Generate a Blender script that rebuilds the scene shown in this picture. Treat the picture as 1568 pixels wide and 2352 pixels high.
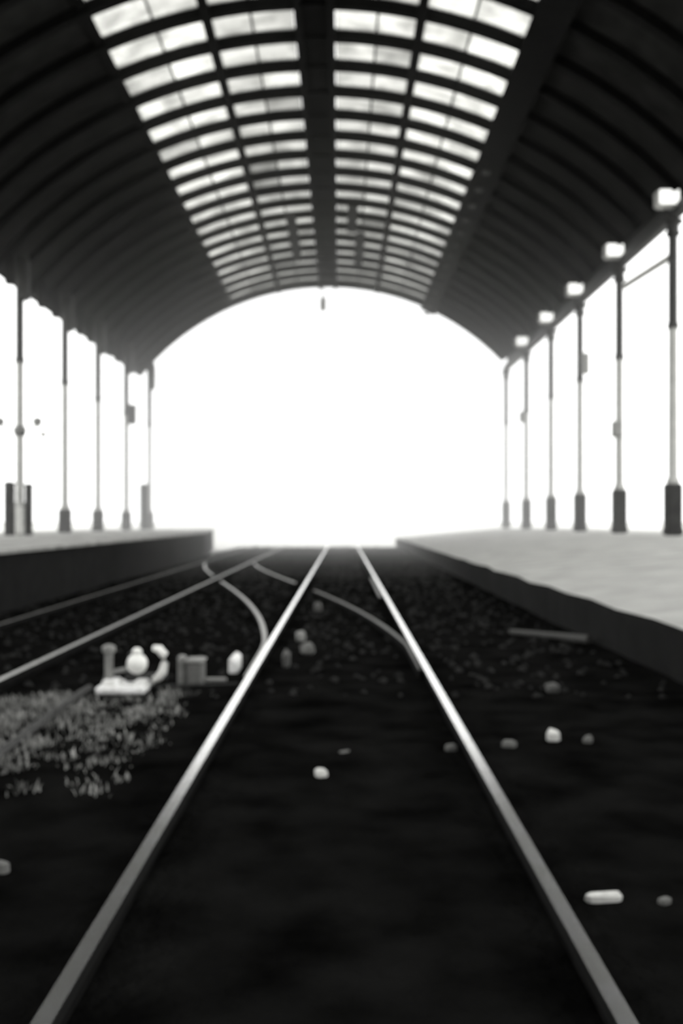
import bpy, math, random
from mathutils import Vector, Matrix, noise

random.seed(7)
for o in list(bpy.data.objects):
    bpy.data.objects.remove(o)
SC = bpy.context.scene
COL = SC.collection

# ------------------------------------------------------------------ camera, world, exposure
EYE = 1.45
cam_d = bpy.data.cameras.new('camera')
cam = bpy.data.objects.new('camera', cam_d)
COL.objects.link(cam)
cam.location = (0, 0, EYE)
cam.rotation_euler = (math.radians(90), 0, 0)
cam_d.sensor_width = 36
cam_d.sensor_fit = 'AUTO'
cam_d.lens = 36.0
cam_d.shift_x = 4 / 2352
cam_d.shift_y = 19 / 2352
cam_d.clip_end = 2000
cam_d.dof.use_dof = True
cam_d.dof.focus_distance = 1.2
cam_d.dof.aperture_fstop = 4.5
SC.camera = cam

world = bpy.data.worlds.new('World')
SC.world = world
world.use_nodes = True
bg = world.node_tree.nodes['Background']
bg.inputs['Color'].default_value = (1.0, 1.0, 0.985, 1)
bg.inputs['Strength'].default_value = 2.6

SC.view_settings.view_transform = 'Standard'
SC.view_settings.look = 'None'
SC.view_settings.exposure = 0.0
SC.view_settings.gamma = 1.0
SC.view_settings.use_curve_mapping = False

# ------------------------------------------------------------------ materials
def mat(name, c, rough=0.8, metal=0.0, var=0.0, scale=4.0, bump=0.0, bscale=30.0, spec=0.3):
    m = bpy.data.materials.new(name)
    m.use_nodes = True
    nt = m.node_tree
    b = nt.nodes['Principled BSDF']
    col = (c, c, c * 0.96, 1) if not isinstance(c, tuple) else c
    b.inputs['Base Color'].default_value = col
    b.inputs['Roughness'].default_value = rough
    b.inputs['Metallic'].default_value = metal
    b.inputs['Specular IOR Level'].default_value = spec
    tc = nt.nodes.new('ShaderNodeTexCoord')
    if var > 0:
        n = nt.nodes.new('ShaderNodeTexNoise')
        n.inputs['Scale'].default_value = scale
        n.inputs['Detail'].default_value = 6
        r = nt.nodes.new('ShaderNodeValToRGB')
        lo, hi = max(0, 1 - var), 1 + var
        r.color_ramp.elements[0].position = 0.3
        r.color_ramp.elements[1].position = 0.7
        r.color_ramp.elements[0].color = (col[0] * lo, col[1] * lo, col[2] * lo, 1)
        r.color_ramp.elements[1].color = (min(1, col[0] * hi), min(1, col[1] * hi), min(1, col[2] * hi), 1)
        nt.links.new(tc.outputs['Object'], n.inputs['Vector'])
        nt.links.new(n.outputs['Fac'], r.inputs['Fac'])
        nt.links.new(r.outputs['Color'], b.inputs['Base Color'])
    if bump > 0:
        n2 = nt.nodes.new('ShaderNodeTexNoise')
        n2.inputs['Scale'].default_value = bscale
        n2.inputs['Detail'].default_value = 5
        bp = nt.nodes.new('ShaderNodeBump')
        bp.inputs['Strength'].default_value = bump
        bp.inputs['Distance'].default_value = 0.05
        nt.links.new(tc.outputs['Object'], n2.inputs['Vector'])
        nt.links.new(n2.outputs['Fac'], bp.inputs['Height'])
        nt.links.new(bp.outputs['Normal'], b.inputs['Normal'])
    return m

M = {}
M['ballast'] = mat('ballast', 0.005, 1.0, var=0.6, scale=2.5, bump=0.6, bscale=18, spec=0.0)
M['stone'] = mat('stone', 0.016, 0.9, var=0.5, scale=9, spec=0.1)
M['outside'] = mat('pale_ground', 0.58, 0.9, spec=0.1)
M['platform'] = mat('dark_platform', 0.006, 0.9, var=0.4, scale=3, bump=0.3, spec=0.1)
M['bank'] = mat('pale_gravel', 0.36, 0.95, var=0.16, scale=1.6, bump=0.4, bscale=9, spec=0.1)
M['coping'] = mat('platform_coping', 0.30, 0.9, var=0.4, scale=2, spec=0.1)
M['vault'] = mat('vault_boards', 0.019, 0.85, var=0.3, scale=2, spec=0.02)
M['rib'] = mat('rib_iron', 0.006, 0.8, var=0.3, scale=5, spec=0.05)
M['iron'] = mat('black_iron', 0.02, 0.6, var=0.3, scale=6, spec=0.3)
M['paint'] = mat('pale_paint', 0.4, 0.6, var=0.12, scale=3, spec=0.3)  # pale tone of the glare-bleached post shafts, glare put into the colour
M['greypaint'] = mat('grey_paint', 0.28, 0.6, var=0.25, scale=3, spec=0.3)
M['plinth'] = mat('plinth', 0.022, 0.85, var=0.4, scale=4, spec=0.15)
M['railtop'] = mat('polished_rail', 0.97, 0.19, 1.0, var=0.08, scale=6)
M['railtop2'] = mat('worn_rail', 0.45, 0.42, 1.0, var=0.2, scale=6)
M['railside'] = mat('rusty_rail', 0.006, 0.9, 0.0, var=0.4, scale=10, spec=0.02)
M['dullrail'] = mat('dull_rail', 0.15, 0.5, 1.0, var=0.2, scale=6)
M['faintrail'] = mat('faint_rail', 0.3, 0.5, 1.0, var=0.3, scale=6)
M['headside'] = mat('rail_head_side', 0.008, 0.8, 0.0, var=0.2, scale=6, spec=0.05)
M['dimplate'] = mat('dim_plate', 0.07, 0.8)
M['white'] = mat('white_enamel', 0.92, 0.35, var=0.05, scale=10, spec=0.5)
M['offwhite'] = mat('weathered_white', 0.85, 0.7, var=0.3, scale=20)
M['steel'] = mat('grey_steel', 0.22, 0.55, 0.0, var=0.3, scale=12, spec=0.5)
M['weed'] = mat('dry_grass', 0.22, 0.9, var=0.85, scale=5, spec=0.1)
M['palestone'] = mat('pale_stone', 0.6, 0.8, var=0.15, scale=30)
M['greystone'] = mat('grey_stone', 0.13, 0.85, var=0.2, scale=30)
M['board'] = mat('dark_board', 0.02, 0.9, var=0.3, scale=6)
M['palegrey'] = mat('pale_grey_metal', 0.6, 0.6, var=0.1, scale=6)

def emit(name, s):
    m = bpy.data.materials.new(name)
    m.use_nodes = True
    nt = m.node_tree
    nt.nodes.remove(nt.nodes['Principled BSDF'])
    e = nt.nodes.new('ShaderNodeEmission')
    e.inputs['Color'].default_value = (1, 1, 0.96, 1)
    e.inputs['Strength'].default_value = s
    nt.links.new(e.outputs[0], nt.nodes['Material Output'].inputs['Surface'])
    return m
M['lens'] = emit('lamp_lens', 1.7)

def glass():
    m = bpy.data.materials.new('dirty_roof_glass')
    m.use_nodes = True
    nt = m.node_tree
    N, L = nt.nodes, nt.links
    N.remove(N['Principled BSDF'])
    tc = N.new('ShaderNodeTexCoord')
    n1 = N.new('ShaderNodeTexNoise'); n1.inputs['Scale'].default_value = 1.1; n1.inputs['Detail'].default_value = 5
    L.new(tc.outputs['Object'], n1.inputs['Vector'])
    r = N.new('ShaderNodeValToRGB')
    e = r.color_ramp.elements
    e[0].position = 0.32; e[0].color = (0.55, 0.55, 0.535, 1)
    e[1].position = 0.62; e[1].color = (0.80, 0.80, 0.78, 1)
    L.new(n1.outputs['Fac'], r.inputs['Fac'])
    at = N.new('ShaderNodeAttribute'); at.attribute_name = 'grime'
    mul = N.new('ShaderNodeMixRGB'); mul.blend_type = 'MULTIPLY'; mul.inputs['Fac'].default_value = 1
    L.new(r.outputs['Color'], mul.inputs['Color1']); L.new(at.outputs['Color'], mul.inputs['Color2'])
    t = N.new('ShaderNodeBsdfTransparent'); L.new(mul.outputs['Color'], t.inputs['Color'])
    d = N.new('ShaderNodeBsdfTranslucent'); L.new(mul.outputs['Color'], d.inputs['Color'])
    mx = N.new('ShaderNodeMixShader'); mx.inputs['Fac'].default_value = 0.25
    L.new(t.outputs[0], mx.inputs[1]); L.new(d.outputs[0], mx.inputs[2])
    L.new(mx.outputs[0], N['Material Output'].inputs['Surface'])
    return m
M['glass'] = glass()

# ------------------------------------------------------------------ mesh helpers
class MB:
    def __init__(s):
        s.v, s.f, s.mi = [], [], []
        s.cur = 0
    def add(s, vs, fs):
        b = len(s.v)
        s.v += [tuple(v) for v in vs]
        s.f += [tuple(i + b for i in f) for f in fs]
        s.mi += [s.cur] * len(fs)
        return s
    def box(s, c, d, rot=None, bev=0.0):
        x, y, z = d[0] / 2, d[1] / 2, d[2] / 2
        b = min(bev, x * .8, y * .8, z * .8)
        if b <= 0:
            vs = [(i, j, k) for i in (-x, x) for j in (-y, y) for k in (-z, z)]
            fs = [(0, 1, 3, 2), (4, 6, 7, 5), (0, 4, 5, 1), (2, 3, 7, 6), (0, 2, 6, 4), (1, 5, 7, 3)]
        else:
            oc = [(-x + b, -y), (x - b, -y), (x, -y + b), (x, y - b), (x - b, y), (-x + b, y), (-x, y - b), (-x, -y + b)]
            def ins(q):
                return [(px * (x - b) / x, py * (y - b) / y) for px, py in q]
            rings = [[(px, py, -z) for px, py in ins(oc)], [(px, py, -z + b) for px, py in oc],
                     [(px, py, z - b) for px, py in oc], [(px, py, z) for px, py in ins(oc)]]
            vs = sum(rings, [])
            fs = [tuple(range(7, -1, -1)), tuple(range(24, 32))]
            for r in range(3):
                for i in range(8):
                    j = (i + 1) % 8
                    fs.append((r * 8 + i, r * 8 + j, r * 8 + 8 + j, r * 8 + 8 + i))
        R = rot if rot is not None else Matrix.Identity(3)
        return s.add([R @ Vector(v) + Vector(c) for v in vs], fs)
    def lathe(s, prof, c=(0, 0, 0), n=16, rot=None):
        R = rot if rot is not None else Matrix.Identity(3)
        vs, fs = [], []
        for r, z in prof:
            for i in range(n):
                a = 2 * math.pi * i / n
                vs.append(R @ Vector((r * math.cos(a), r * math.sin(a), z)) + Vector(c))
        for k in range(len(prof) - 1):
            for i in range(n):
                j = (i + 1) % n
                fs.append((k * n + i, k * n + j, k * n + n + j, k * n + n + i))
        fs.append(tuple(range(n - 1, -1, -1)))
        fs.append(tuple((len(prof) - 1) * n + i for i in range(n)))
        return s.add(vs, fs)
    def ball(s, c, r, n=16, sq=(1, 1, 1)):
        m = n // 2
        prof = [(r * math.sin(math.pi * k / m) + 1e-4, -r * math.cos(math.pi * k / m)) for k in range(m + 1)]
        b = len(s.v)
        s.lathe(prof, (0, 0, 0), n)
        for i in range(b, len(s.v)):
            v = s.v[i]
            s.v[i] = (v[0] * sq[0] + c[0], v[1] * sq[1] + c[1], v[2] * sq[2] + c[2])
        return s
    def tube(s, pts, r, n=8):
        pts = [Vector(p) for p in pts]
        rs = r if isinstance(r, (list, tuple)) else [r] * len(pts)
        vs, fs = [], []
        up = Vector((0, 0, 1))
        for k, p in enumerate(pts):
            t = (pts[min(k + 1, len(pts) - 1)] - pts[max(k - 1, 0)]).normalized()
            u = t.cross(up)
            if u.length < 1e-3:
                u = t.cross(Vector((1, 0, 0)))
            u.normalize()
            w = u.cross(t).normalized()
            for i in range(n):
                a = 2 * math.pi * i / n
                vs.append(p + (u * math.cos(a) + w * math.sin(a)) * rs[k])
        for k in range(len(pts) - 1):
            for i in range(n):
                j = (i + 1) % n
                fs.append((k * n + i, k * n + j, k * n + n + j, k * n + n + i))
        fs.append(tuple(range(n - 1, -1, -1)))
        fs.append(tuple((len(pts) - 1) * n + i for i in range(n)))
        return s.add(vs, fs)
    def sweep(s, pts, prof, closed=True, scales=None):
        """profile (x across, z up) swept along pts lying in plan"""
        pts = [Vector(p) for p in pts]
        n = len(prof)
        vs, fs = [], []
        for k, p in enumerate(pts):
            t = (pts[min(k + 1, len(pts) - 1)] - pts[max(k - 1, 0)])
            t.z = 0
            t.normalize()
            u = Vector((t.y, -t.x, 0))
            sx = scales[k] if scales else 1
            for x, z in prof:
                vs.append(p + u * x * sx + Vector((0, 0, z)))
        for k in range(len(pts) - 1):
            for i in range(n):
                j = (i + 1) % n
                fs.append((k * n + i, k * n + j, k * n + n + j, k * n + n + i))
        fs.append(tuple(range(n - 1, -1, -1)))
        fs.append(tuple((len(pts) - 1) * n + i for i in range(n)))
        return s.add(vs, fs)
    def build(s, name, m, parent=None, smooth=False, fix=True):
        me = bpy.data.meshes.new(name)
        me.from_pydata(s.v, [], s.f)
        for x in (m if isinstance(m, (list, tuple)) else [m]):
            me.materials.append(x)
        for p, i in zip(me.polygons, s.mi):
            p.material_index = i
            p.use_smooth = smooth
        me.update()
        if fix:
            import bmesh
            bm = bmesh.new(); bm.from_mesh(me)
            bmesh.ops.recalc_face_normals(bm, faces=bm.faces)
            bm.to_mesh(me); bm.free()
        o = bpy.data.objects.new(name, me)
        COL.objects.link(o)
        if parent is not None:
            o.parent = parent
            o.matrix_parent_inverse = Matrix.Translation(-parent.location) if parent.rotation_euler.z == 0 else (Matrix.LocRotScale(parent.location, parent.rotation_euler, None)).inverted()
        return o

def empty(name, loc):
    o = bpy.data.objects.new(name, None)
    COL.objects.link(o)
    o.location = loc
    o.empty_display_size = 0.2
    return o

def tag(o, label=None, cat=None, group=None, kind=None):
    if label: o['label'] = label
    if cat: o['category'] = cat
    if group: o['group'] = group
    if kind: o['kind'] = kind
    return o

# ------------------------------------------------------------------ dimensions (metres)
CX, R0, ZC = -0.62, 12.8, 1.05          # vault circle
Y_BACK, Y_END = -24.0, 53.4             # shed from behind the camera to its far mouth
XL, XR = -9.9, 8.65                     # the two rows of posts
POST_Y = [26.6, 31.7, 36.9, 41.95, 47.5, 53.3]
def arc(dx, off=0.0):
    r = R0 + off
    return (CX + dx * r / R0, ZC + math.sqrt(R0 * R0 - dx * dx) * r / R0)

# ------------------------------------------------------------------ ground
GROUND = 0.06
def ground_h(x, y):
    h = 0.03 * noise.noise(Vector((x * 0.9, y * 0.9, 0))) + 0.015 * noise.noise(Vector((x * 4, y * 4, 3)))
    return h * 0.7 + GROUND - 0.01
gx = [-5.3 + 0.16 * i for i in range(53)]
gy = [Y_BACK + 2 * i for i in range(13)] + [1.0 + 0.2 * i for i in range(263)]
gy = [y for y in gy if y <= Y_END] + [Y_END]
mb = MB()
vs = [(x, y, ground_h(x, y)) for y in gy for x in gx]
nx = len(gx)
fs = [(j * nx + i, j * nx + i + 1, (j + 1) * nx + i + 1, (j + 1) * nx + i) for j in range(len(gy) - 1) for i in range(nx - 1)]
mb.add(vs, fs)
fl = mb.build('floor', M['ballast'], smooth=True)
tag(fl, 'dark ballast track bed running through the shed', kind='structure')

mb = MB()
mb.add([(-400, -200, -0.1), (400, -200, -0.1), (400, 900, -0.1), (-400, 900, -0.1)], [(0, 1, 2, 3)])
mb.add([(-4.9, Y_END + .02, -0.1), (2.8, Y_END + .02, -0.1), (2.8, Y_END + .02, 0.0), (-4.9, Y_END + .02, 0.0)], [(0, 1, 2, 3)])
tag(mb.build('ground', M['outside'], fix=False), 'bleached pale ground outside the shed', kind='structure')

# dark platform with the posts, and its pale worn edge
def slab(inner, z0, z1):
    m = MB()
    poly = [(-13.0, Y_BACK), (inner, Y_BACK), (inner, 38.0), (inner - 1.5, Y_END), (-13.0, Y_END)]
    k = len(poly)
    m.add([(x, y, z0) for x, y in poly] + [(x, y, z1) for x, y in poly],
          [tuple(range(k - 1, -1, -1)), tuple(range(k, 2 * k))] + [(i, (i + 1) % k, (i + 1) % k + k, i + k) for i in range(k)])
    return m
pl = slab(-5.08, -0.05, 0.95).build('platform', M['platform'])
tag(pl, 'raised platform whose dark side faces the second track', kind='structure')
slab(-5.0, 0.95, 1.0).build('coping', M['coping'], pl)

# pale sloping bank on the other side
pts = [(2.92, -0.05), (2.92, 0.52), (3.3, 0.56), (8.2, 1.03), (12.5, 1.05), (12.5, -0.05)]
mb = MB()
ys = [Y_BACK + i * 1.2 for i in range(65)] + [Y_END]
n = len(pts)
vs = []
for y in ys:
    for k, (x, z) in enumerate(pts):
        j = 0.05 * noise.noise(Vector((x, y * 0.8, 9))) if 0 < k < 3 else 0
        vs.append((x + j, y, z + j * 0.5))
fs = [(a * n + i, a * n + (i + 1) % n, (a + 1) * n + (i + 1) % n, (a + 1) * n + i) for a in range(len(ys) - 1) for i in range(n)]
mb.add(vs, fs)
mb.add([(x, Y_BACK, z) for x, z in pts], [tuple(range(n))])
mb.add([(x, Y_END, z) for x, z in pts], [tuple(range(n))])
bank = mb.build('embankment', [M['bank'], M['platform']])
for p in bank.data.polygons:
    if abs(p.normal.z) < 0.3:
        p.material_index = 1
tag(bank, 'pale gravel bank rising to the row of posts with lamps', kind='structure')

# unseen closed back, added behind the camera to darken the near ground
mb = MB()
mb.box((CX, Y_BACK - 0.15, 6.9), (20.5, 0.3, 14.0))
tag(mb.build('wall_back', M['vault']), 'dark end wall behind the viewer', kind='structure')

# ------------------------------------------------------------------ roof
DX_L, DX_R = -9.98, 9.27
SKY, MID, SPI = 5.0, 2.6, 0.5
ceil = tag(empty('ceiling', (CX, 20, 8.0)), 'dark barrel vault roof with a glazed strip along its top', kind='structure')

def strip(dx0, dx1, y0, y1, o0, o1, nseg):
    """solid piece of the vault between two lateral positions"""
    m = MB()
    vs = []
    for i in range(nseg + 1):
        dx = dx0 + (dx1 - dx0) * i / nseg
        for off, y in ((o0, y0), (o1, y0), (o1, y1), (o0, y1)):
            x, z = arc(dx, off)
            vs.append((x, y, z))
    fs = [(0, 1, 2, 3), tuple(nseg * 4 + k for k in (3, 2, 1, 0))]
    for i in range(nseg):
        for k in range(4):
            l = (k + 1) % 4
            fs.append((i * 4 + k, i * 4 + l, i * 4 + 4 + l, i * 4 + 4 + k))
    m.add(vs, fs)
    return m
strip(DX_L, -SKY, Y_BACK, Y_END, 0.0, 0.15, 20).build('vault_shell', M['vault'], ceil)
strip(SKY, DX_R, Y_BACK, Y_END, 0.0, 0.15, 16).build('vault_shell', M['vault'], ceil)
# ribs
PITCH = 1.68
RIB_Y = [25.88 + PITCH * k for k in range(-29, 17)]
for y in RIB_Y:
    strip(DX_L + .02, DX_R - .02, y, y + 0.24, -0.22, 0.06, 44).build('arch_rib', M['rib'], ceil)
strip(DX_L + .02, DX_R - .02, Y_END - 0.2, Y_END + 0.05, -0.25, 0.1, 44).build('end_arch', M['rib'], ceil)
# lengthwise members
strip(-SPI, SPI, Y_BACK, Y_END, -0.16, 0.12, 6).build('ridge_beam', M['rib'], ceil)
for d in (-SPI + .1, SPI - .1):
    strip(d - .09, d + .09, Y_BACK, Y_END, -0.36, -0.15, 2).build('ridge_flange', M['rib'], ceil)
for d in (-MID, MID):
    strip(d - .11, d + .11, Y_BACK, Y_END, -0.3, 0.1, 2).build('purlin', M['rib'], ceil)
strip(-SKY - .2, -SKY + .02, Y_BACK, Y_END, -0.12, 0.05, 3).build('purlin', M['rib'], ceil)
pr = strip(SKY - .02, SKY + .75, Y_BACK, Y_END, -0.42, 0.05, 4).build('purlin', M['rib'], ceil)
for y in RIB_Y:
    if 30 < y < 53:
        x, z = arc(SKY + .36, -0.47)
        m = MB(); m.box((x, y + .84, z), (0.24, 0.3, 0.1), bev=.02)
        tag(m.build('gusset_plate', M['dimplate'], pr), 'small grey plate')

# glazing: four strips of dirty panes
def glazing(name, d0, d1, label):
    m = MB()
    tone = []
    nb = 2
    for k, y in enumerate(RIB_Y):
        if y < 16.5:
            continue          # unseen bays overhead and behind left unglazed to brighten the near track
        y0, y1 = y + 0.2, min(y + PITCH + .04, Y_END - .2)
        if y1 - y0 < .3:
            continue
        for b in range(nb):
            a0 = d0 + (d1 - d0) * b / nb + 0.02
            a1 = d0 + (d1 - d0) * (b + 1) / nb - 0.02
            s_ = strip(a0, a1, y0, y1, 0.015, 0.03, 3)
            m.add(s_.v, s_.f)
            t = random.uniform(0.85, 1.0) * (0.86 if abs(d0) + abs(d1) < 5 else 1)
            if random.random() < 0.10: t *= 0.75
            tone += [t] * len(s_.f)
    o = m.build(name, M['glass'], fix=False)
    at = o.data.attributes.new('grime', 'FLOAT_COLOR', 'FACE')
    for i, t in enumerate(tone):
        at.data[i].color = (t, t, t, 1)
    tag(o, label, kind='structure')
    mid = (d0 + d1) / 2
    strip(mid - .03, mid + .03, Y_BACK, Y_END - .2, -0.02, 0.012, 2).build('glazing_bar', M['rib'], o)
    return o
w1 = glazing('window_1', -SKY, -MID, 'outer glazed roof strip above the dark platform')
w2 = glazing('window_2', -MID, -SPI, 'inner glazed roof strip beside the ridge on the dark platform side')
w3 = glazing('window_3', SPI, MID, 'inner glazed roof strip beside the ridge on the pale bank side')
w4 = glazing('window_4', MID, SKY, 'outer glazed roof strip above the pale bank')
# boards nailed under the inner strips
for w, d, y0, y1 in ((w2, -1.35, 40.2, 47.5), (w3, 1.15, 39.4, 43.0), (w3, 1.52, 43.0, 48.5)):
    tag(strip(d - .2, d + .2, y0, y1, -0.27, -0.225, 2).build('patch_board', M['board'], w), 'dark board patching the glass')

# ------------------------------------------------------------------ eave beam and bay boards on the bank side
mb = MB()
mb.box((XR, (22 + Y_END) / 2, EYE + 7.93), (0.26, Y_END - 22, 0.3), bev=.03)
eb = mb.build('eave_beam', M['iron'])
tag(eb, 'straight dark beam along the post tops over the pale bank', 'beam')
mb = MB(); mb.box((XR + .1, (22 + Y_END) / 2, EYE + 8.42), (0.06, Y_END - 22, 0.74), bev=.01)
mb.build('fascia_board', M['iron'], eb)
mb = MB()
mb.tube([(XR + .1, 26.8, EYE + 6.95), (XR + .1, 31.5, EYE + 7.2)], 0.1, 10)
gp = mb.build('gutter_pipe', M['palegrey'])
tag(gp, 'thin pale pipe slung below the eave beam between the two closest posts', 'pipe')

# ------------------------------------------------------------------ posts
def post(x, y, zb, ztop, hpl, split, side, pm='plinth'):
    e = empty('iron_post', (x, y, zb))
    m = MB(); m.box((x, y, zb + hpl / 2), (0.40, 0.40, hpl), bev=.04)
    m.box((x, y, zb + .12), (0.43, 0.43, .2), bev=.03)
    m.build('plinth', M[pm], e)
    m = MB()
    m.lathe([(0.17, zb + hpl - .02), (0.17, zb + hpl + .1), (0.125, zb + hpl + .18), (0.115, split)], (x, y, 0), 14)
    m.build('lower_shaft', M['paint'], e, smooth=False)  # glare over the lower post painted in as a pale shaft
    m = MB()
    m.lathe([(0.15, split - .02), (0.15, split + .1), (0.125, split + .14), (0.12, ztop - .4)], (x, y, 0), 14)
    m.build('upper_shaft', M['iron'], e)
    m = MB()
    m.lathe([(0.13, ztop - .42), (0.2, ztop - .34), (0.16, ztop - .28), (0.16, ztop - .12), (0.26, ztop - .06), (0.26, ztop)], (x, y, 0), 14)
    m.build('capital', M['iron'], e)
    if side:
        m = MB(); m.box((x + .12, y - .05, ztop - .75), (0.36, 0.34, 1.3), bev=.05); m.build('head_block', M['iron'], e)
    return e

lab_r = ['closest tall iron post on the pale bank, cut by the picture edge', 'second closest iron post on the pale bank, small box at mid height',
         'third closest iron post on the pale bank, with a box high on its shaft', 'third farthest iron post on the pale bank, plain shaft',
         'second farthest iron post on the pale bank, small plate at mid height', 'farthest iron post on the pale bank, at the shed mouth']
for y, lb in zip(POST_Y, lab_r):
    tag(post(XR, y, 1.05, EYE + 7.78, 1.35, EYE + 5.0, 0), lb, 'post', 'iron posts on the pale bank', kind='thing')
lab_l = ['closest iron post on the dark platform, carrying a twin globe lamp', 'second closest iron post on the dark platform, plain shaft',
         'middle iron post of the five on the dark platform', 'second farthest iron post on the dark platform, with a dark box halfway up',
         'farthest iron post on the dark platform, at the shed mouth']
for y, lb in zip(POST_Y[1:], lab_l):
    xx, zz = XL, ZC + math.sqrt(R0 * R0 - (XL - CX) ** 2)
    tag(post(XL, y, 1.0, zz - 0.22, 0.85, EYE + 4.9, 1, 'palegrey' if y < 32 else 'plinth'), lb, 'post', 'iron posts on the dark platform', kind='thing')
# rib ends hanging down behind the post row
for k, y in enumerate(RIB_Y):
    if 30 < y < 50:
        zr = ZC + math.sqrt(R0 * R0 - (-10.0 - CX) ** 2)
        low = EYE + (7.15 if k % 3 else 7.4)
        m = MB(); m.box((-10.0, y + .12, (zr - .1 + low) / 2), (.26, .24, zr - .1 - low), bev=.03)
        m.build('rib_end', M['rib'], ceil)

# short dark posts on the platform
def stub(px, y, h, w, lb):
    x = (px - 780) * y / 2352
    e = empty('timber_post', (x, y, 1.0))
    m = MB(); m.box((x, y, 1.0 + h / 2 - .05), (w, w, h - .1), bev=.02); m.build('post_shaft', M['plinth'], e)
    m = MB(); m.lathe([(w * .8, 1.0 + h - .1), (w * .8, 1.0 + h - .05), (0.03, 1.0 + h)], (x, y, 0), 4, Matrix.Rotation(math.pi / 4, 3, 'Z')); m.build('post_cap', M['plinth'], e)
    tag(e, lb, 'post', 'short timber posts on the dark platform', kind='thing')
stub(22, 30.6, 1.62, 0.26, 'short thick black post at the picture edge beside the twin lamp post')
stub(66, 31.2, 1.58, 0.2, 'short slim dark post just past the twin lamp post')
stub(331, 50.5, 2.25, 0.36, 'short black post in front of the farthest post on the dark platform')

# ------------------------------------------------------------------ lamps and boxes on the posts
def floodlight(x, y, z, lb):
    e = empty('floodlight', (x, y, z))
    m = MB(); m.box((x, y, z), (0.58, 0.4, 0.44), bev=.05); hs = m.build('housing', M['palegrey'], e)
    m = MB(); m.box((x, y - .205, z), (0.5, 0.03, 0.36), bev=.012); tag(m.build('lamp_lens', M['lens'], hs), 'glowing white lens')
    m = MB(); m.tube([(x, y + .1, z - .2), (x + .1, y + .2, z - .42)], 0.04); m.build('lamp_bracket', M['iron'], e)
    tag(e, lb, 'lamp', 'floodlights along the eave beam')
fl_lab = ['white floodlight at the picture edge on top of the closest post', 'white floodlight on top of the second closest bank post, the largest whole one',
          'white floodlight on top of the third closest bank post', 'white floodlight on top of the third farthest bank post',
          'small white floodlight on top of the second farthest bank post']
for y, lb in zip(POST_Y[:5], fl_lab):
    floodlight(XR - 0.3, y - .45, EYE + 8.2, lb)

def box_on(px, py, y, w, h, x, lb, m_='steel'):
    z = EYE + (1195 - py) * y / 2352
    xx = (px - 780) * y / 2352
    e = empty('equipment_box', (xx, y, z))
    m = MB(); m.box((xx, y, z), (w, .2, h), bev=.02); bc = m.build('box_case', M[m_], e)
    m = MB(); m.box((xx, y - .11, z), (w * .8, .02, h * .85), bev=.008); m.build('box_door', M[m_], bc)
    m = MB(); m.box(((xx + x) / 2, y + .1, z), (abs(xx - x) + .06, .05, .08)); m.build('box_bracket', M['iron'], e)
    tag(e, lb, 'box', 'boxes fixed to the posts')
box_on(303, 952, 47.35, .36, .9, XL, 'tall dark box halfway up the second farthest platform post', 'iron')
box_on(1342, 835, 36.75, .3, .75, XR, 'grey box high on the third closest bank post')
box_on(1416, 986, 31.55, .3, .5, XR, 'grey box at mid height on the second closest bank post')
box_on(1200, 958, 47.35, .3, .5, XR, 'small grey plate box on the second farthest bank post')

e = empty('twin_lamp', (XL, 31.5, EYE + 2.9))
zt = EYE + (1195 - 990) * 31.7 / 2352
m = MB(); m.tube([(XL - .55, 31.5, zt + .12), (XL, 31.5, zt), (XL + .6, 31.5, zt + .12)], 0.02); m.build('cross_arm', M['palegrey'], e)
m = MB(); m.lathe([(.17, zt - .14), (.19, zt - .1), (.19, zt + .1), (.17, zt + .14)], (XL, 31.7, 0), 12); m.build('clamp', M['iron'], e)
for dx in (-.55, .6):
    m = MB(); m.ball((XL + dx, 31.5, zt + .27), .15, 14); m.build('globe', M['steel'], e, smooth=True)
m = MB(); m.ball((XL + .78, 31.5, zt - .12), .12, 12, (1, 1, .8)); m.tube([(XL + .6, 31.5, zt + .12), (XL + .78, 31.5, zt - .05)], .015); m.build('pendant_shade', M['palegrey'], e, smooth=True)
tag(e, 'twin globe lamp on a cross arm of the closest dark platform post', 'lamp')

# rod hanging from the ridge at the far mouth
e = empty('hanging_lamp', (-0.86, 52.6, 13.3))
m = MB(); m.tube([(-.86, 52.6, 13.5), (-.86, 52.6, 12.9)], .03); m.build('hanger_rod', M['palegrey'], e)
m = MB(); m.lathe([(.05, 12.95), (.14, 12.85), (.16, 12.3), (.1, 12.2)], (-.86, 52.6, 0), 12); m.build('lamp_shade', M['palegrey'], e)
tag(e, 'pale lamp hanging from the ridge at the bright shed mouth', 'lamp')

# ------------------------------------------------------------------ rails
HEAD = [(-.030, .1), (-.030, .1365), (-.027, .139), (.027, .139), (.030, .1365), (.030, .1)]
FOOT = [(-.07, -.03), (-.07, .0), (-.018, .02), (-.016, .085), (-.03, .1005), (.03, .1005), (.016, .085), (.018, .02), (.07, .0), (.07, -.03)]
TURN = 0.003                              # the main track lies a touch askew to the shed
def rail(pts, lb, top='railtop', group=None, name='rail', scales=None, zoff=0.0):
    pts = [(x, y, zoff) for x, y in pts]
    c = pts[0]
    e = empty(name, c)
    m = MB(); m.sweep(pts, HEAD, scales=scales)
    m.mi = [0 if i % 6 == 2 and i < (len(pts) - 1) * 6 else 1 for i in range(len(m.f))]
    m.build('rail_head', [M[top], M['headside']], e)
    m = MB(); m.sweep(pts, FOOT, scales=scales); m.build('rail_foot', M['railside'], e)
    tag(e, lb, 'rail', group)
    return e
def line(x, y0, y1, step=2.0, turn=0.0):
    n_ = max(2, int((y1 - y0) / step))
    return [(x + turn * (y0 + (y1 - y0) * i / n_), y0 + (y1 - y0) * i / n_) for i in range(n_ + 1)]
rail(line(-.788, -6, Y_END, 2, .0036), 'bright rail of the main track, on the switch stand side', group='rails of the main track')
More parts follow.
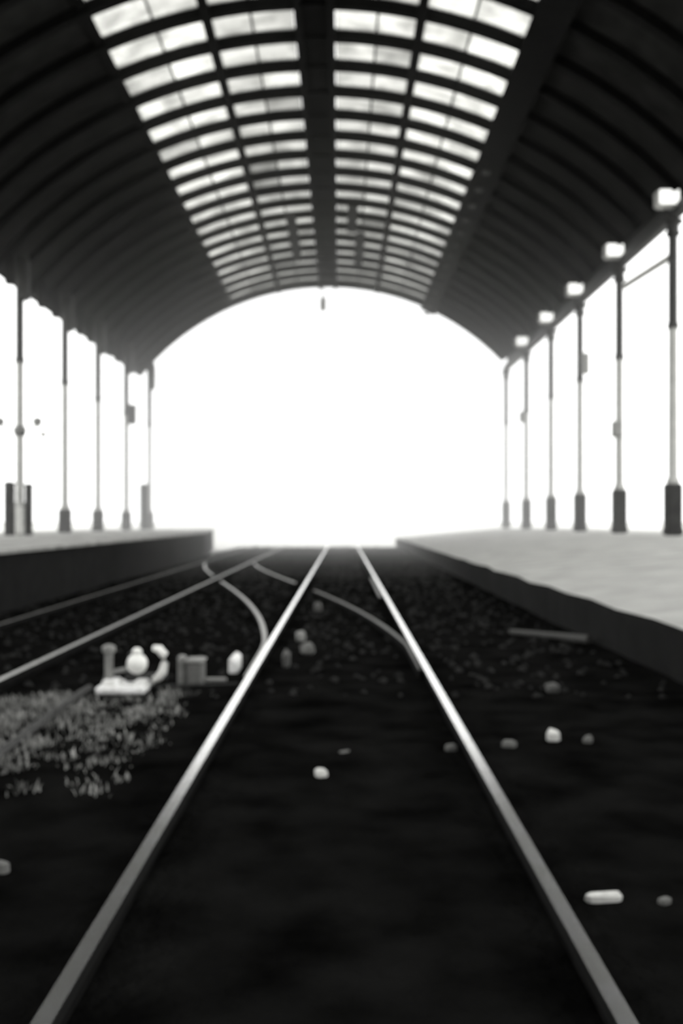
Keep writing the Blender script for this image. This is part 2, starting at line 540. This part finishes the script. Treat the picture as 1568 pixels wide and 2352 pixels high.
rail(line(.743, -6, Y_END, 2, TURN), 'bright rail of the main track, on the pale bank side', group='rails of the main track')
rail(line(-2.8, -6, Y_END), 'thin worn rail of the second track nearer the switch stand', 'railtop2', 'rails of the second track')
rail(line(-4.3, -6, Y_END), 'faint rail of the second track beside the dark platform wall', 'faintrail', 'rails of the second track')

def sc(y):
    t = min(1, max(0, (y - 8.5) / (35 - 8.5)))
    return -3.55 * (3 * t * t - 2 * t ** 3)
def xo(base, y0, y1, lim=0.0):
    pts = []
    n_ = int((y1 - y0) / .6)
    for i in range(n_ + 1):
        y = y0 + (y1 - y0) * i / n_
        off = sc(y)
        if lim: off = min(off, -lim)
        pts.append((base + off + TURN * y * max(0, 1 + off / 3.55), y))
    return pts
p = xo(-.75, 8.6, 22.1, .074)
rail(p, 'curving crossover rail leaving the main track beside the switch stand', 'railtop2', 'crossover rails', scales=[min(1, .25 + .13 * i) for i in range(len(p))])
p = xo(.75, 9.0, 19.2, .074)
rail(p, 'crossover rail curving between the two main rails', 'dullrail', 'crossover rails', scales=[min(1, .25 + .13 * i) for i in range(len(p))])
rail(xo(.75, 21.4, 31.2), 'crossover rail beyond the frog running to the second track', 'railtop2', 'crossover rails')
rail(xo(-.75, 24.2, 31.5), 'far crossover rail between the two rails of the second track', 'railtop2', 'crossover rails')
# check rails
rail(line(.645, 17.5, 23.5, 2, TURN), 'short check rail inside the main rail on the bank side', 'dullrail', 'check rails', name='check_rail')

# small iron blocks on the switch
def block(name, px, py, d, lb, mkey, cat, group=None, rz=0, h0=0.0):
    y = 2352 * (EYE - GROUND - h0) / (py - 1195)
    x = (px - 780) * y / 2352
    m = MB(); m.box((0, 0, d[2] / 2), d, bev=min(d) * .25)
    for i, v in enumerate(m.v):
        q = Vector(v)
        k = 1 + 0.25 * noise.noise(q * 23 + Vector((px, py, 0)))
        m.v[i] = tuple(Vector((q.x * k, q.y * k, q.z * k)))
    o = m.build(name, M[mkey])
    o.location = (x, y, h0 + ground_h(x, y) - .012)
    o.rotation_euler = (0, 0, rz)
    tag(o, lb, cat, group)
    return o

# ------------------------------------------------------------------ switch stand
SY = 8.45
def sx(px): return (px - 780) * SY / 2352
def sz(py): return EYE + (1195 - py) * SY / 2352
e = empty('switch_stand', (sx(300), SY, 0))
m = MB(); m.box((sx(287), SY, .075), (.40, .42, .06), bev=.015); m.box((sx(258), SY - .02, .12), (.12, .2, .05), bev=.01); m.box((sx(325), SY - .02, .115), (.10, .2, .04), bev=.01)
m.build('base_plate', M['offwhite'], e)
m = MB(); m.box((sx(287), SY + .02, -.03), (.5, .7, .15), bev=.02); m.build('timber_bed', M['railside'], e)
m = MB(); m.lathe([(.05, .1), (.045, .14), (.035, .16), (.035, sz(1500)), (.055, sz(1497)), (.055, sz(1485)), (.02, sz(1480))], (sx(250), SY, 0), 12); m.build('pivot_post', M['steel'], e)
m = MB(); m.tube([(sx(250), SY, sz(1545)), (sx(290), SY - .03, sz(1536)), (sx(318), SY - .05, sz(1523))], .018); lv = m.build('lever', M['steel'], e)
m = MB(); m.ball((sx(318), SY - .06, sz(1522)), .085, 20); m.lathe([(.04, 0), (.04, .03), (.02, .05)], (sx(318), SY - .06, sz(1500)), 12)
tag(m.build('counterweight', M['white'], lv, smooth=True), 'white ball counterweight')
m = MB()
pts = [(sx(352), SY, sz(1488)), (sx(366), SY - .01, sz(1490)), (sx(377), SY - .02, sz(1503)), (sx(379), SY - .02, sz(1522)), (sx(375), SY - .02, sz(1541)), (sx(364), SY - .01, sz(1556)), (sx(352), SY, sz(1562))]
m.tube(pts, [.022, .034, .036, .03, .036, .034, .026], 10)
tag(m.build('guard_hoop', M['white'], e, smooth=True), 'white curved guard')
m = MB(); m.box((sx(330), SY + .12, sz(1560)), (.34, .1, .06), bev=.01); m.build('cross_bar', M['iron'], e)
m = MB(); m.box((sx(300), SY + .16, .2), (.1, .1, .3), bev=.02); m.build('gear_post', M['iron'], e)
m = MB(); m.tube([(sx(340), SY + .05, .07), (-.86, SY + .25, .06)], .014); m.build('throw_rod', M['iron'], e)
tag(e, 'low switch stand with a white ball weight between the two tracks', 'switch stand')

e = empty('detector_box', (sx(437), SY + .35, 0))
def s2(px): return (px - 780) * 8.8 / 2352
def z2(py): return EYE + (1195 - py) * 8.8 / 2352
m = MB(); m.box((s2(418), 8.8, .14), (.07, .1, .30), bev=.015); m.build('box_post', M['steel'], e)
m = MB(); m.box((s2(450), 8.8, .13), (.14, .22, .22), bev=.02); bc = m.build('box_case', M['greystone'], e)
m = MB(); m.box((s2(450), 8.8, .25), (.16, .24, .025), bev=.01); m.build('box_lid', M['steel'], bc)
m = MB(); m.tube([(s2(470), 8.8, .08), (s2(520), 8.8, .08)], .018); m.build('box_rod', M['steel'], e)
tag(e, 'small grey iron box and post beside the switch stand', 'box')

e = empty('point_lock', (-.98, 9.6, 0))
m = MB(); m.box((-.975, 9.55, .10), (.085, .42, .2), bev=.03); m.build('lock_cover', M['offwhite'], e)
m = MB(); m.box((-.98, 9.55, .01), (.12, .6, .06), bev=.01); m.build('lock_base', M['railside'], e)
tag(e, 'small pale block tight against the bright rail near the switch', 'lock')

block('rail_brace', 690, 1470, (.11, .16, .12), 'upper grey iron block inside the bright rail opposite the switch', 'steel', 'block', 'iron blocks by the switch')
block('rail_brace', 706, 1500, (.13, .14, .12), 'lower grey iron block inside the bright rail opposite the switch', 'greystone', 'block', 'iron blocks by the switch', .4)
block('rail_brace', 657, 1525, (.07, .3, .14), 'dull upright iron block tight inside the bright rail', 'dimplate', 'block', 'iron blocks by the switch')
block('rail_brace', 730, 1400, (.12, .4, .13), 'far dull iron block inside the bright rail', 'dimplate', 'block', 'iron blocks by the switch')

# cable along the second track
m = MB()
m.tube([(-2.02 + .03 * math.sin(y * 1.3), y, .035 + ground_h(-2, y)) for y in [3.0 + .3 * i for i in range(19)]], .03, 8)
tag(m.build('cable', M['iron']), 'thick black cable lying in the weeds by the switch stand', 'cable')

# ------------------------------------------------------------------ stones and litter
block('stone', 737, 1778, (.062, .06, .05), 'pale round stone alone between the two main rails', 'palestone', 'stone', 'loose stones', .5)
block('stone', 790, 1727, (.07, .03, .02), 'thin grey sliver of stone between the main rails', 'greystone', 'stone', 'loose stones', .8)
block('stone', 1035, 1722, (.07, .06, .05), 'dull stone against the inside of the bank side main rail', 'greystone', 'stone', 'loose stones')
block('stone', 1168, 1712, (.085, .06, .05), 'grey flat stone just outside the bank side main rail', 'greystone', 'stone', 'loose stones')
block('stone', 1270, 1700, (.08, .07, .075), 'bright square stone on the dark ground toward the bank', 'palestone', 'stone', 'loose stones')
block('stone', 1348, 1702, (.06, .05, .05), 'dim stone beside the bright square stone', 'greystone', 'stone', 'loose stones')
block('stone', 1268, 1588, (.1, .12, .08), 'dim stone behind the bright square stone', 'dimplate', 'stone', 'loose stones')
block('stone', 1525, 2070, (.05, .035, .03), 'small grey chip at the picture edge beyond the white stick', 'greystone', 'stone', 'loose stones', .6)
block('stone', 6, 2000, (.05, .05, .06), 'pale chip at the picture edge on the second track side', 'greystone', 'stone', 'loose stones')
block('stick', 1388, 2066, (.125, .045, .045), 'short white stick lying outside the bank side main rail', 'palestone', 'stick', None, .04)
m = MB()
m.tube([(2.1, 12.6, .08), (2.5, 12.0, .1), (2.82, 11.6, .1)], [.03, .035, .05], 8)
tag(m.build('branch', M['dimplate']), 'dim branch lying at the foot of the pale bank', 'branch')

# ------------------------------------------------------------------ gravel and weeds that nobody could count
def scatter_stones(n_, seed):
    rnd = random.Random(seed)
    m = MB()
    rails_x = (-4.3, -2.8, -.75, .75)
    for _ in range(n_):
        y = 8 + 45 * rnd.random() ** 0.9
        x = rnd.uniform(-4.95, 2.75)
        if any(abs(x - r) < .14 for r in rails_x):
            continue
        s = rnd.uniform(.02, .055) * (1 if y < 20 else 1.4)
        z = ground_h(x, y) + s * .25
        ph = rnd.random() * 6
        vs = []
        for i in range(4):
            a = ph + i * math.pi / 2
            r = s * rnd.uniform(.7, 1.2)
            vs.append((x + r * math.cos(a), y + r * math.sin(a), z + s * rnd.uniform(-.3, .3)))
        vs += [(x, y, z + s * .7), (x, y, z - s * .8)]
        m.add(vs, [(0, 1, 4), (1, 2, 4), (2, 3, 4), (3, 0, 4), (1, 0, 5), (2, 1, 5), (3, 2, 5), (0, 3, 5)])
    return m
tag(scatter_stones(6500, 3).build('gravel', M['stone'], fix=False), 'loose dark ballast stones over the track bed', 'gravel', kind='stuff')

rnd = random.Random(11)
m = MB()
clumps = []
for _ in range(230):
    y = 4.8 + 3.5 * rnd.random() ** .5
    x = rnd.uniform(-2.6, -1.15)
    if x > -1.3 - (8.4 - y) * 0.0 and rnd.random() < .6: continue
    clumps.append((x, y, rnd.uniform(.5, 1.1)))
for _ in range(60):
    clumps.append((rnd.uniform(-2.6, -1.9), rnd.uniform(5.6, 8.0), rnd.uniform(.9, 1.5)))
for x, y, s in clumps:
    if abs(x - sx(290)) < .32 and abs(y - SY) < .4: continue
    for _ in range(14):
        a = rnd.random() * 6.283
        l = rnd.uniform(.025, .075) * s
        bx, by = x + rnd.gauss(0, .05), y + rnd.gauss(0, .05)
        z = ground_h(bx, by) - .01
        lean = rnd.uniform(.2, .9) * l
        wv = Vector((-math.sin(a), math.cos(a), 0)) * .006
        tip = Vector((bx + math.cos(a) * lean, by + math.sin(a) * lean, z + l))
        mid = Vector((bx + math.cos(a) * lean * .35, by + math.sin(a) * lean * .35, z + l * .62))
        b0 = Vector((bx, by, z))
        th = Vector((math.cos(a), math.sin(a), 0)) * .002
        m.add([b0 - wv, b0 + wv, mid + wv * .8, mid - wv * .8, tip, b0 + th * 2, mid + th],
              [(0, 1, 2, 3), (3, 2, 4), (1, 0, 5), (0, 3, 6, 5), (2, 1, 5, 6), (3, 4, 6), (4, 2, 6)])
tag(m.build('weeds', M['weed'], fix=False), 'dry weeds growing around the switch stand', 'weeds', kind='stuff')

# ------------------------------------------------------------------ thin haze in the shed
hm = bpy.data.materials.new('thin_haze')
hm.use_nodes = True
nt = hm.node_tree
nt.nodes.remove(nt.nodes['Principled BSDF'])
vsn = nt.nodes.new('ShaderNodeVolumeScatter')
vsn.inputs['Color'].default_value = (1, 1, .98, 1)
vsn.inputs['Density'].default_value = 0.0085
vsn.inputs['Anisotropy'].default_value = 0.3
nt.links.new(vsn.outputs[0], nt.nodes['Material Output'].inputs['Volume'])
he = empty('haze', (-.6, 40, 0))
for y0, k in ((23, 0), (31, .05), (38, .1)):
    m = MB(); m.box((-.6, (y0 + 56) / 2, 6.5), (22 + k, 56 + k - y0, 13.6 + k)); tag(m.build('haze_layer', hm, he), kind='stuff')
tag(he, 'thin bright haze hanging under the vault', 'haze', kind='stuff')
